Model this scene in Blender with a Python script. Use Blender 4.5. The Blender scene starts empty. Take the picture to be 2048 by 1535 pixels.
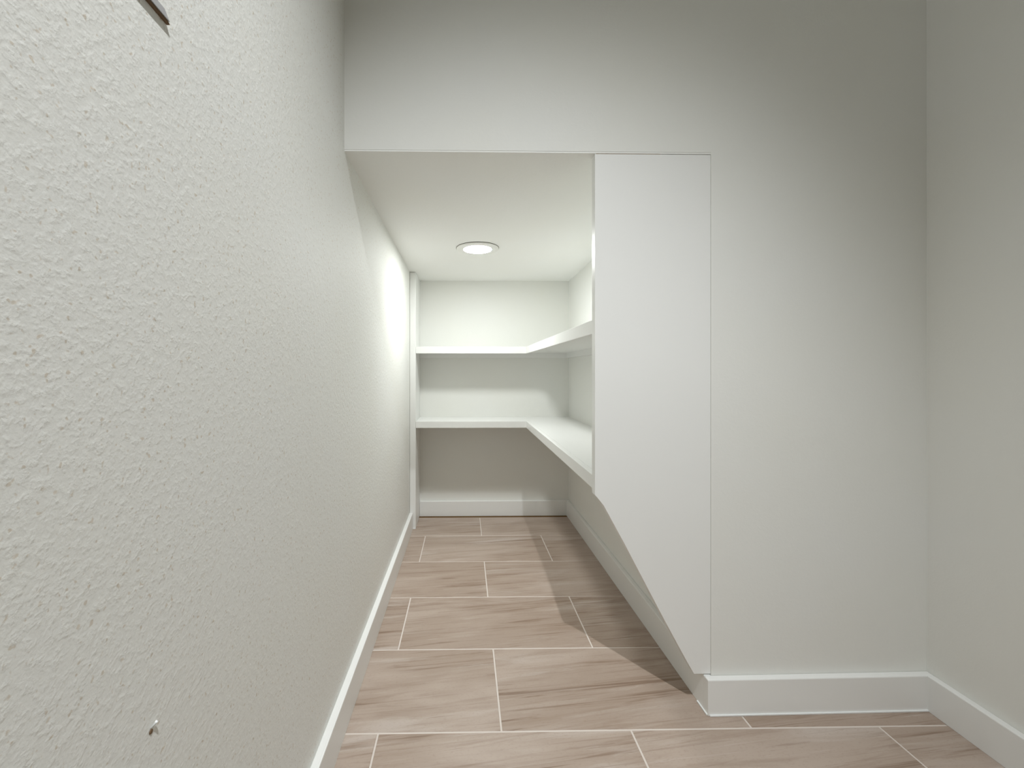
import bpy, bmesh, math, random
from mathutils import Vector

S = bpy.context.scene
C = bpy.context.collection
random.seed(7)

# ------------------------------------------------------------------ camera
F_PX, CX, CY = 847.3, 943.9, 742.8          # focal length and principal point, 2048 x 1535 frame
CAM_H, YAW = 0.8665, 0.0168
cd = bpy.data.cameras.new('camera')
cam = bpy.data.objects.new('camera', cd)
C.objects.link(cam)
cam.location = (0, 0, CAM_H)
cam.rotation_euler = (math.pi / 2, 0, -YAW)
cd.sensor_fit = 'HORIZONTAL'
cd.sensor_width = 36
cd.lens = F_PX / 2048 * 36
cd.shift_x = (1024 - CX) / 2048
cd.shift_y = (CY - 767.5) / 2048
cd.clip_start = 0.02
S.camera = cam

# ------------------------------------------------------------------ world, light levels, exposure
w = bpy.data.worlds.new('world')
S.world = w
w.use_nodes = True
w.node_tree.nodes['Background'].inputs[0].default_value = (0.8, 0.85, 0.9, 1)
w.node_tree.nodes['Background'].inputs[1].default_value = 0.02
S.view_settings.view_transform = 'Standard'
S.view_settings.look = 'None'
S.view_settings.gamma = 1
S.view_settings.use_curve_mapping = False
S.view_settings.exposure = 0.0
NICHE_LAMP = 170.0                           # radiance of the niche downlight's lens
NICHE_TINT = (0.97, 1.0, 0.985)
ROOM_LAMP = 215.0                             # watts of the room's gimbal downlight
ROOM_TINT = (0.96, 0.985, 1.0)
ROOM_POS = Vector((0.30, -0.45, 2.755))
ROOM_AIM = Vector((-0.25, 0.72, 0.75))
ROOM_CONE = 86
S.cycles.diffuse_bounces = 8
S.cycles.max_bounces = 12

# ------------------------------------------------------------------ dimensions (metres)
XL, XR = -0.304, 1.200        # room side walls
XN = 0.630                    # right wall of the niche
YF, YB, YREAR = 1.074, 2.560, -1.30
ZH, ZC = 1.423, 2.830         # header of the opening, room ceiling
BB, BH = 0.018, 0.090         # baseboard thickness, height
SKEW = 0.0068                 # the front wall runs slightly out of square to the right


# ------------------------------------------------------------------ materials
def nodes(name):
    m = bpy.data.materials.new(name)
    m.use_nodes = True
    nt = m.node_tree
    return m, nt, nt.nodes['Principled BSDF'], nt.nodes, nt.links


def plain(name, col, rough, spec=0.5):
    m, nt, b, N, L = nodes(name)
    b.inputs['Base Color'].default_value = (*col, 1)
    b.inputs['Roughness'].default_value = rough
    b.inputs['Specular IOR Level'].default_value = spec
    return m


def wall_paint(name, col, bump, big=0.0, speck=0.0):
    """Orange-peel textured drywall paint."""
    m, nt, b, N, L = nodes(name)
    tc = N.new('ShaderNodeTexCoord')
    n1 = N.new('ShaderNodeTexNoise')
    n1.inputs['Scale'].default_value = 300
    n1.inputs['Detail'].default_value = 3
    n1.inputs['Roughness'].default_value = 0.55
    L.new(tc.outputs['Object'], n1.inputs['Vector'])
    n2 = N.new('ShaderNodeTexNoise')
    n2.inputs['Scale'].default_value = 105
    n2.inputs['Detail'].default_value = 2
    L.new(tc.outputs['Object'], n2.inputs['Vector'])
    r2 = N.new('ShaderNodeMapRange')
    r2.inputs['From Min'].default_value = 0.42
    r2.inputs['From Max'].default_value = 0.66
    L.new(n2.outputs['Fac'], r2.inputs['Value'])
    mul = N.new('ShaderNodeMath'); mul.operation = 'MULTIPLY'
    L.new(n1.outputs['Fac'], mul.inputs[0])
    L.new(r2.outputs['Result'], mul.inputs[1])
    add = N.new('ShaderNodeMath'); add.operation = 'MULTIPLY_ADD'
    L.new(n1.outputs['Fac'], add.inputs[0])
    add.inputs[1].default_value = 0.5
    L.new(mul.outputs[0], add.inputs[2])
    bp = N.new('ShaderNodeBump')
    bp.inputs['Strength'].default_value = bump
    bp.inputs['Distance'].default_value = 0.0016
    L.new(add.outputs[0], bp.inputs['Height'])
    L.new(bp.outputs['Normal'], b.inputs['Normal'])
    # faint blotchy tone of hand-rolled paint, and sparse buff specks
    n3 = N.new('ShaderNodeTexNoise')
    n3.inputs['Scale'].default_value = 3.5
    n3.inputs['Detail'].default_value = 2
    L.new(tc.outputs['Object'], n3.inputs['Vector'])
    mx = N.new('ShaderNodeMix'); mx.data_type = 'RGBA'
    mx.inputs['A'].default_value = (col[0] * 0.985, col[1] * 0.985, col[2] * 0.96, 1)
    mx.inputs['B'].default_value = (col[0] * 1.0, col[1] * 1.01, col[2] * 1.02, 1)
    L.new(n3.outputs['Fac'], mx.inputs['Factor'])
    out = mx.outputs['Result']
    if speck:
        n4 = N.new('ShaderNodeTexNoise')
        n4.inputs['Scale'].default_value = 190
        n4.inputs['Detail'].default_value = 1
        L.new(tc.outputs['Object'], n4.inputs['Vector'])
        r4 = N.new('ShaderNodeMapRange')
        r4.inputs['From Min'].default_value = 0.66
        r4.inputs['From Max'].default_value = 0.74
        r4.inputs['To Max'].default_value = speck
        L.new(n4.outputs['Fac'], r4.inputs['Value'])
        m2 = N.new('ShaderNodeMix'); m2.data_type = 'RGBA'
        L.new(r4.outputs['Result'], m2.inputs['Factor'])
        L.new(out, m2.inputs['A'])
        m2.inputs['B'].default_value = (0.50, 0.40, 0.28, 1)
        out = m2.outputs['Result']
    L.new(out, b.inputs['Base Color'])
    b.inputs['Roughness'].default_value = 0.62
    b.inputs['Specular IOR Level'].default_value = 0.3
    return m


def tile_material():
    """Porcelain tile printed with long brushed stone streaks, each tile its own print."""
    m, nt, b, N, L = nodes('streaked_tile')
    tc = N.new('ShaderNodeTexCoord')
    oi = N.new('ShaderNodeObjectInfo')
    off = N.new('ShaderNodeCombineXYZ')
    for k, f in enumerate((37.0, 91.0, 53.0)):
        mu = N.new('ShaderNodeMath'); mu.operation = 'MULTIPLY'
        L.new(oi.outputs['Random'], mu.inputs[0])
        mu.inputs[1].default_value = f
        L.new(mu.outputs[0], off.inputs[k])
    rot = N.new('ShaderNodeMapping')
    rot.inputs['Rotation'].default_value = (0, 0, math.radians(-7))
    L.new(tc.outputs['Object'], rot.inputs['Vector'])
    ad = N.new('ShaderNodeVectorMath'); ad.operation = 'ADD'
    L.new(rot.outputs['Vector'], ad.inputs[0])
    L.new(off.outputs[0], ad.inputs[1])

    def streak(sx, sy, detail, lo, hi, dist=0.6, rough=0.6):
        mp = N.new('ShaderNodeMapping')
        mp.inputs['Scale'].default_value = (sx, sy, 1)
        L.new(ad.outputs[0], mp.inputs['Vector'])
        n = N.new('ShaderNodeTexNoise')
        n.inputs['Scale'].default_value = 1
        n.inputs['Detail'].default_value = detail
        n.inputs['Roughness'].default_value = rough
        n.inputs['Distortion'].default_value = dist
        L.new(mp.outputs[0], n.inputs['Vector'])
        r = N.new('ShaderNodeMapRange')
        r.interpolation_type = 'SMOOTHSTEP'
        r.inputs['From Min'].default_value = lo
        r.inputs['From Max'].default_value = hi
        L.new(n.outputs['Fac'], r.inputs['Value'])
        return r.outputs['Result']

    def mix(f, a, bcol, amt):
        mu = N.new('ShaderNodeMath'); mu.operation = 'MULTIPLY'
        L.new(f, mu.inputs[0]); mu.inputs[1].default_value = amt
        x = N.new('ShaderNodeMix'); x.data_type = 'RGBA'
        L.new(mu.outputs[0], x.inputs['Factor'])
        if isinstance(a, tuple):
            x.inputs['A'].default_value = (*a, 1)
        else:
            L.new(a, x.inputs['A'])
        x.inputs['B'].default_value = (*bcol, 1)
        return x.outputs['Result']
    def both(f, g_):
        mu = N.new('ShaderNodeMath'); mu.operation = 'MULTIPLY'
        L.new(f, mu.inputs[0]); L.new(g_, mu.inputs[1])
        return mu.outputs[0]
    patch = streak(1.6, 5.0, 3, 0.38, 0.62, 0.5)
    c = mix(patch, TILE_BASE, TILE_DARK, 0.42)
    c = mix(streak(2.2, 26.0, 6, 0.50, 0.68, 0.8, 0.65), c, TILE_DARK, 0.45)
    c = mix(streak(1.8, 16.0, 5, 0.52, 0.72, 0.8), c, TILE_LIGHT, 0.62)
    c = mix(both(streak(2.0, 60.0, 6, 0.53, 0.66, 1.0, 0.65), patch), c, TILE_VEIN, 0.75)
    c = mix(streak(3.0, 120.0, 5, 0.60, 0.68, 0.8, 0.6), c, TILE_VEIN, 0.32)
    c = mix(streak(4.0, 110.0, 4, 0.62, 0.74, 0.8), c, TILE_LIGHT, 0.45)
    c = mix(streak(120, 260, 3, 0.50, 0.8, 0.0), c, TILE_DARK, 0.30)
    L.new(c, b.inputs['Base Color'])
    b.inputs['Roughness'].default_value = 0.42
    b.inputs['Specular IOR Level'].default_value = 0.4
    n = N.new('ShaderNodeTexNoise')
    n.inputs['Scale'].default_value = 90
    L.new(tc.outputs['Object'], n.inputs['Vector'])
    bp = N.new('ShaderNodeBump')
    bp.inputs['Strength'].default_value = 0.12
    bp.inputs['Distance'].default_value = 0.001
    L.new(n.outputs['Fac'], bp.inputs['Height'])
    L.new(bp.outputs['Normal'], b.inputs['Normal'])
    return m


TILE_BASE = (0.445, 0.362, 0.305)
TILE_DARK = (0.285, 0.205, 0.150)
TILE_VEIN = (0.19, 0.12, 0.078)
TILE_LIGHT = (0.54, 0.475, 0.43)

M = {}
WALL = (0.78, 0.78, 0.755)
M['wall'] = wall_paint('wall_paint', WALL, 0.09)
M['wall_rough'] = wall_paint('wall_paint_textured', WALL, 0.27, speck=0.50)
M['ceiling'] = wall_paint('ceiling_paint', (0.85, 0.85, 0.835), 0.12)
M['trim'] = plain('trim_paint', (0.81, 0.815, 0.80), 0.32, 0.5)
M['grout'] = plain('grout', (0.66, 0.60, 0.55), 0.9, 0.2)
M['tile'] = tile_material()
M['substrate'] = plain('bare_substrate', (0.15, 0.085, 0.035), 0.9, 0.1)
M['caulk'] = plain('white_caulk', (0.86, 0.88, 0.88), 0.35)
M['old_caulk'] = plain('yellowed_caulk', (0.42, 0.31, 0.18), 0.7)
M['bare_wood_and_shade'] = plain('bare_wood_and_shade', (0.17, 0.11, 0.065), 0.8, 0.2)
M['grey_paint'] = plain('grey_primer', (0.42, 0.42, 0.43), 0.6)
M['lamp_metal'] = plain('lamp_white_enamel', (0.80, 0.80, 0.77), 0.35)
M['lamp_rim'] = plain('lamp_rim_grey', (0.12, 0.14, 0.15), 0.6)
M['trim_shadow'] = plain('painted_trim_shadow', (0.10, 0.09, 0.07), 0.8)
m_, nt_, b_, N_, L_ = nodes('lamp_lens')
b_.inputs['Base Color'].default_value = (0.9, 0.9, 0.9, 1)
b_.inputs['Emission Color'].default_value = (*NICHE_TINT, 1)
b_.inputs['Emission Strength'].default_value = NICHE_LAMP
M['lens'] = m_
M['black'] = plain('black_baffle', (0.03, 0.03, 0.03), 0.8, 0.2)

# ------------------------------------------------------------------ mesh helpers
def link(name, bm, mat, parent=None, smooth=False):
    bmesh.ops.recalc_face_normals(bm, faces=bm.faces)
    me = bpy.data.meshes.new(name)
    bm.to_mesh(me)
    bm.free()
    if smooth:
        for p in me.polygons:
            p.use_smooth = True
    me.materials.append(mat)
    o = bpy.data.objects.new(name, me)
    C.objects.link(o)
    o.parent = parent
    return o


def prism(pts, z0, z1, bm=None):
    """Polygon in XY (list of (x, y)) extruded from z0 to z1."""
    bm = bm or bmesh.new()
    a = [bm.verts.new((x, y, z0)) for x, y in pts]
    b = [bm.verts.new((x, y, z1)) for x, y in pts]
    n = len(pts)
    bm.faces.new(a[::-1])
    bm.faces.new(b)
    for i in range(n):
        j = (i + 1) % n
        bm.faces.new((a[i], a[j], b[j], b[i]))
    return bm


def prism_y(pts, y0, y1):
    """Polygon in XZ (list of (x, z)) extruded from y0 to y1."""
    bm = bmesh.new()
    a = [bm.verts.new((x, y0, z)) for x, z in pts]
    b = [bm.verts.new((x, y1, z)) for x, z in pts]
    n = len(pts)
    bm.faces.new(a)
    bm.faces.new(b[::-1])
    for i in range(n):
        j = (i + 1) % n
        bm.faces.new((a[i], b[i], b[j], a[j]))
    return bm


def box(x0, x1, y0, y1, z0, z1, bm=None):
    return prism([(x0, y0), (x1, y0), (x1, y1), (x0, y1)], z0, z1, bm)


def bevel(bm, w_, seg=2, only=None):
    bmesh.ops.recalc_face_normals(bm, faces=bm.faces)
    es = [e for e in bm.edges if len(e.link_faces) == 2 and e.calc_face_angle(0) > 0.3
          and (only is None or only(e))]
    bmesh.ops.bevel(bm, geom=es, offset=w_, segments=seg, affect='EDGES', profile=0.5)
    return bm


def lathe(profile, seg=64):
    """Closed or open profile of (r, z) spun about Z."""
    bm = bmesh.new()
    rings = []
    for r, z in profile:
        if r < 1e-6:
            rings.append([bm.verts.new((0, 0, z))])
        else:
            rings.append([bm.verts.new((r * math.cos(2 * math.pi * i / seg), r * math.sin(2 * math.pi * i / seg), z))
                          for i in range(seg)])
    for a, b in zip(rings, rings[1:]):
        for i in range(seg):
            j = (i + 1) % seg
            if len(a) == 1:
                bm.faces.new((a[0], b[i], b[j]))
            elif len(b) == 1:
                bm.faces.new((a[i], a[j], b[0]))
            else:
                bm.faces.new((a[i], a[j], b[j], b[i]))
    return bm


def tag(o, label, cat, kind=None, group=None):
    o['label'] = label
    o['category'] = cat
    if kind:
        o['kind'] = kind
    if group:
        o['group'] = group
    return o


def empty(name, loc):
    o = bpy.data.objects.new(name, None)
    C.objects.link(o)
    o.location = loc
    o.empty_display_size = 0.05
    return o


def child(name, bm, mat, parent, smooth=False):
    """Part whose mesh was written in world coordinates, moved into its parent's frame."""
    bmesh.ops.translate(bm, verts=bm.verts, vec=-parent.location)
    return link(name, bm, mat, parent, smooth)


# ------------------------------------------------------------------ floor: grout bed and tiles
TW, TD, GAP, TH = 0.610, 0.305, 0.0042, 0.009
GROUT_TOP = -0.0012
floor = link('floor', box(XL - 0.1, XR + 0.1, YREAR - 0.1, YB + 0.1, -0.06, GROUT_TOP), M['grout'])
tag(floor, 'tiled floor of streaked brown stone-look tiles with pale grout', 'floor', 'structure')
X_EVEN, X_ODD, Y_ROW0 = -0.2079, 0.0885, 2.2397
RECT = (XL + 0.012, XR - 0.012, YREAR, YB - 0.040)
tile_cache = {}


def tile_mesh(wd, dp):
    key = (round(wd, 4), round(dp, 4))
    if key not in tile_cache:
        bm = box(-wd / 2, wd / 2, -dp / 2, dp / 2, -TH, 0)
        bevel(bm, 0.0011, 1, lambda e: all(abs(v.co.z) < 1e-6 for v in e.verts))
        bmesh.ops.recalc_face_normals(bm, faces=bm.faces)
        me = bpy.data.meshes.new('tile')
        bm.to_mesh(me); bm.free()
        me.materials.append(M['tile'])
        tile_cache[key] = me
    return tile_cache[key]


for k in range(-1, 13):
    y1 = Y_ROW0 - k * TD - GAP / 2
    y0 = Y_ROW0 - (k + 1) * TD + GAP / 2
    xo = X_EVEN if k % 2 == 0 else X_ODD
    for i in range(-3, 4):
        x0, x1 = xo + i * TW + GAP / 2, xo + (i + 1) * TW - GAP / 2
        cx0, cx1 = max(x0, RECT[0]), min(x1, RECT[1])
        cy0, cy1 = max(y0, RECT[2]), min(y1, RECT[3])
        if cy0 > YF + 0.12:
            cx1 = min(cx1, XN - 0.012)
        if cx1 - cx0 < 0.01 or cy1 - cy0 < 0.01:
            continue
        o = bpy.data.objects.new('tile', tile_mesh(cx1 - cx0, cy1 - cy0))
        C.objects.link(o)
        o.parent = floor
        o.location = ((cx0 + cx1) / 2, (cy0 + cy1) / 2, random.uniform(-0.0003, 0.0003))
g = link('bare_gap', box(XL, XN, RECT[3] + 0.0005, YB, -0.01, -0.0008), M['substrate'], floor)
g['label'] = 'dark brown bare gap along the foot of the back wall'

# ------------------------------------------------------------------ walls and ceilings
T = 0.1
o = link('wall_left', box(XL - T, XL, YREAR - T, YB + T, 0, ZC), M['wall_rough'])
tag(o, 'long off-white textured wall along the left side', 'wall', 'structure')
o = link('wall_right', box(XR, XR + T, YREAR - T, YF + 0.12, 0, ZC), M['wall'])
tag(o, 'off-white wall at the right edge of the photo', 'wall', 'structure')
o = link('wall_rear', box(XL, XR, YREAR - T, YREAR, 0, ZC), M['wall'])
tag(o, 'off-white wall behind the camera', 'wall', 'structure')
o = link('ceiling', box(XL - T, XR + T, YREAR - T, YF + 0.12, ZC, ZC + T), M['ceiling'])
tag(o, 'white ceiling of the front room', 'ceiling', 'structure')

# front wall: header over the opening and the stretch right of it, one sheet
bm = bmesh.new()
ZS = ZH + 0.004                               # the niche ceiling board runs under the header to the wall face
outline = [(XL, ZS), (XN, ZS), (XN, 0), (XR, 0), (XR, ZC), (XN, ZC), (XL, ZC)]
YT = YF + 0.12


def yf(x):
    return YF + SKEW * max(0, (x - XN)) / (XR - XN)


fa = [bm.verts.new((x, yf(x), z)) for x, z in outline]
fb = [bm.verts.new((x, YT, z)) for x, z in outline]
bm.faces.new((fa[0], fa[1], fa[5], fa[6]))
bm.faces.new((fa[1], fa[2], fa[3], fa[4], fa[5]))
bm.faces.new((fb[6], fb[5], fb[1], fb[0]))
bm.faces.new((fb[5], fb[4], fb[3], fb[2], fb[1]))
for i in range(7):
    j = (i + 1) % 7
    bm.faces.new((fa[i], fb[i], fb[j], fa[j]))
o = link('wall_front', bm, M['wall'])
tag(o, 'off-white facing wall with the low header over the niche opening', 'wall', 'structure')

o = link('wall_back', box(XL, XN + T, YB, YB + T, 0, ZH + 0.1), M['wall'])
tag(o, 'beige-white back wall of the niche behind the shelves', 'wall', 'structure')
o = link('wall_niche_right', box(XN, XN + T, YT, YB, 0, ZH + 0.1), M['wall'])
tag(o, 'right side wall of the niche carrying the shelves', 'wall', 'structure')
bm = bmesh.new()
v = [(XL, YF + 0.0006, ZH), (XN, YF + 0.0006, ZH), (XN, YB, ZH - 0.008), (XL, YB, ZH - 0.008)]
a = [bm.verts.new(p) for p in v]
b = [bm.verts.new((p[0], p[1], ZS - 0.0002)) for p in v]
bm.faces.new(a); bm.faces.new(b[::-1])
for i in range(4):
    j = (i + 1) % 4
    bm.faces.new((a[i], a[j], b[j], b[i]))
o = link('ceiling_niche', bm, M['ceiling'])
tag(o, 'low white ceiling of the niche around the round downlight', 'ceiling', 'structure')


# ------------------------------------------------------------------ baseboards
def baseboard(name, pts, label):
    bm = prism(pts, 0.0005, BH)
    bevel(bm, 0.0025, 2, lambda e: all(v.co.z > BH - 1e-4 for v in e.verts))
    return tag(link(name, bm, M['trim']), label, 'baseboard', 'structure')


Y_SH = 2.341                                  # front of the back shelf run and of the end board
baseboard('baseboard_left', [(XL, YREAR), (XL + BB, YREAR), (XL + BB, Y_SH - 0.002), (XL, Y_SH - 0.002)],
          'white baseboard along the foot of the left wall')
yb0, yb1 = YF - BB, yf(XR) - BB
bf = baseboard('baseboard_front', [(XN - BB, yb0), (XR - 0.0005, yb1), (XR - 0.0005, yf(XR) - 0.0005), (XN, YF - 0.0005),
                                   (XN, YF + 0.0), (XN - BB, YF + 0.0)],
               'white baseboard under the facing wall right of the opening')
bm = box(XN - BB + 0.004, XR - BB, 0, 0.003, 0.0005, 0.0035)
for vv in bm.verts:
    vv.co.y += yf(vv.co.x) - BB - 0.003
cb = link('caulk_bead', bm, M['caulk'], bf)
cb['label'] = 'thin white caulk line along the tile'
bm = box(XN - BB - 0.003, XN - BB, YF - BB + 0.002, YF + 0.03, 0.0005, 0.0035)
cb2 = link('caulk_bead', bm, M['caulk'], bf)
baseboard('baseboard_right', [(XR - BB, YREAR), (XR, YREAR), (XR, yb1), (XR - BB, yb1)],
          'white baseboard along the right wall')
baseboard('baseboard_niche_right', [(XN - BB, YF + 0.0005), (XN, YF + 0.0005), (XN, YB), (XN - BB, YB)],
          'white baseboard on the right side wall inside the niche')
baseboard('baseboard_back', [(XL + 0.034, YB - BB), (XN - BB, YB - BB), (XN - BB, YB), (XL + 0.034, YB)],
          'white baseboard across the back wall under the shelves')

# ------------------------------------------------------------------ board closing the right of the opening
PY0, PY1 = YF + 0.0012, YF + 0.0272
prof = [(0.3242, 0.5565), (0.337, 0.5462), (0.3544, 0.5244), (0.4095, 0.4233), (0.4552, 0.3361), (0.5106, 0.2308),
        (0.566, 0.1291), (0.5868, 0.0925), (XN - 0.0003, 0.0925), (XN - 0.0003, ZH - 0.0012), (0.3319, ZH - 0.0012),
        (0.3319, 0.5565)]
prof = [(0.3319, 0.5512)] + prof[1:-1]
bm = prism_y(prof, PY0, PY1)
bevel(bm, 0.0008, 2)
root = empty('closing_panel', (0.48, PY0, 0.0925))
tag(root, 'tall flat white board closing the right of the opening, lower edge cut diagonally', 'panel')
child('board', bm, M['trim'], root)
p = child('caulk_line', box(0.335, 0.50, PY0 + 0.0004, PY0 + 0.012, ZH - 0.0011, ZH - 0.0001), M['old_caulk'], root)
p['label'] = 'yellowed caulk line along the top of the board'

# ------------------------------------------------------------------ board at the left end of the shelves
XE = XL + 0.033
root = empty('shelf_end_board', (XL + 0.0165, Y_SH, 0.0))
tag(root, 'narrow white upright board at the left end of the shelves', 'board')
bm = box(XL + 0.001, XE, Y_SH, YB - 0.001, 0.0005, ZH - 0.0085)
bevel(bm, 0.0015, 2)
child('upright', bm, M['trim'], root)
child('caulk_bead', box(XL + BB, XE, Y_SH - 0.003, Y_SH, 0.0005, 0.004), M['caulk'], root)

# ------------------------------------------------------------------ the two L-shaped shelves
XS = 0.3398                                   # front of the side run


def l_shelf(z0, z1, label):
    r = empty('corner_shelf', (XS, Y_SH, z0))
    tag(r, label, 'shelf', group='L-shaped shelves in the niche')
    e = 0.019
    zb = z0 + 0.012
    ye = PY1 + 0.001
    # boards
    bm = box(XE + 0.0005, XS + e, Y_SH + e, YB - 0.0005, zb, z1)
    child('back_board', bm, M['trim'], r)
    bm = box(XS + e, XN - 0.0005, ye, YB - 0.0005, zb, z1)
    child('side_board', bm, M['trim'], r)
    # nosing strips along the front, mitred in the inner corner
    bm = prism([(XE + 0.0005, Y_SH), (XS, Y_SH), (XS + e, Y_SH + e), (XE + 0.0005, Y_SH + e)], z0, z1)
    bevel(bm, 0.0012, 2)
    child('front_strip', bm, M['trim'], r)
    bm = prism([(XS, ye), (XS + e, ye), (XS + e, Y_SH + e), (XS, Y_SH)], z0, z1)
    bevel(bm, 0.0012, 2)
    child('front_strip', bm, M['trim'], r)
    # wall cleats under the boards
    child('cleat', box(XE + 0.0005, XN - 0.019, YB - 0.019, YB - 0.0005, zb - 0.030, zb), M['trim'], r)
    child('cleat', box(XN - 0.019, XN - 0.0005, ye, YB - 0.0005, zb - 0.030, zb), M['trim'], r)


l_shelf(0.9669, 1.0046, 'upper white L-shaped corner shelf just below the niche downlight')
l_shelf(0.5555, 0.5921, 'lower white L-shaped corner shelf above the beige shaded wall')


# ------------------------------------------------------------------ downlights
def downlight(name, loc, label, lens_mat):
    r = empty(name, loc)
    tag(r, label, 'ceiling light')
    shadow_ring = link('shadow_ring', lathe([(0.090, 0), (0.0955, 0), (0.0955, -0.0016), (0.090, -0.0016), (0.090, 0)]), M['trim_shadow'], r)  # near-black ring painting in the contact shadow round the trim
    link('trim_ring', lathe([(0.0945, -0.0012), (0.0945, -0.0035), (0.0915, -0.0058), (0.080, -0.0066), (0.0655, -0.0066),
                             (0.0655, -0.0012), (0.0945, -0.0012)]), M['lamp_metal'], r)
    link('inner_rim', lathe([(0.0654, -0.0012), (0.0654, -0.0069), (0.0637, -0.0069), (0.0637, -0.0012)]), M['lamp_rim'], r)
    link('lens', lathe([(0, -0.0062), (0.030, -0.0062), (0.055, -0.0061), (0.0636, -0.0060)]), lens_mat, r, True)
    return r


downlight('recessed_downlight', (0.057, 1.895, ZH - 0.0045), 'round white downlight glowing in the low niche ceiling', M['lens'])
rl = empty('can_downlight', (ROOM_POS.x, ROOM_POS.y, ZC))
tag(rl, 'short cylindrical can downlight on the room ceiling above the camera', 'ceiling light')
LIP = ROOM_POS.z - 0.077 - ZC
link('can', lathe([(0.0, -0.0005), (0.094, -0.0005), (0.094, LIP), (0.090, LIP), (0.090, -0.004), (0.0, -0.004)]), M['lamp_metal'], rl)
link('baffle', lathe([(0.0895, LIP + 0.001), (0.0895, -0.006), (0.0, -0.006)]), M['black'], rl)
ld = bpy.data.lights.new('room_lamp', 'SPOT')
ld.energy = ROOM_LAMP
ld.color = ROOM_TINT
ld.spot_size = math.radians(ROOM_CONE)
ld.spot_blend = 1.0
ld.shadow_soft_size = 0.022
lo = bpy.data.objects.new('room_lamp', ld)
C.objects.link(lo)
lo.parent = rl
lo.location = (0, 0, ROOM_POS.z - ZC)
lo.rotation_euler = (ROOM_AIM - ROOM_POS).to_track_quat('-Z', 'Y').to_euler()

# ------------------------------------------------------------------ small things on the left wall
root = empty('wall_strip', (XL, 0.0, 1.2156))
tag(root, 'thin grey-painted wooden strip on the left wall at the top edge of the photo', 'strip')
bm = box(XL + 0.0002, XL + 0.0034, -0.55, 0.4370, 1.2195, 1.2280)  # brown underside; its colour also stands in for the shadow beneath
for vv in bm.verts:
    if vv.co.y > 0.4 and vv.co.z > 1.225:
        vv.co.y -= 0.010
child('bare_shade_strip', bm, M['bare_wood_and_shade'], root)['label'] = 'bare brown underside, its dark colour also painting in the strip shadow'
bm = box(XL + 0.0035, XL + 0.0044, -0.55, 0.4360, 1.2212, 1.2290)
for vv in bm.verts:
    if vv.co.y > 0.4 and vv.co.z > 1.225:
        vv.co.y -= 0.008
bevel(bm, 0.0004, 2)
child('paint_layer', bm, M['grey_paint'], root)

root = empty('wall_nail', (XL, 0.416, 0.521))
tag(root, 'tiny white nail stub low on the left wall', 'nail')
bm = lathe([(0, 0), (0.0011, 0), (0.0011, 0.0048), (0.0016, 0.0055), (0.0014, 0.0066), (0, 0.0068)], 12)
o = link('shank', bm, M['caulk'], root, True)
o.rotation_euler = (math.radians(-24), math.radians(38), 0)
bm = lathe([(0, 0), (0.0024, 0), (0.0020, 0.0007), (0.0009, 0.0009), (0, 0.0009)], 12)
o = link('torn_hole', bm, M['bare_wood_and_shade'], root)
o.rotation_euler = (0, math.radians(90), 0)
o.location = (0.0002, -0.0008, -0.0026)
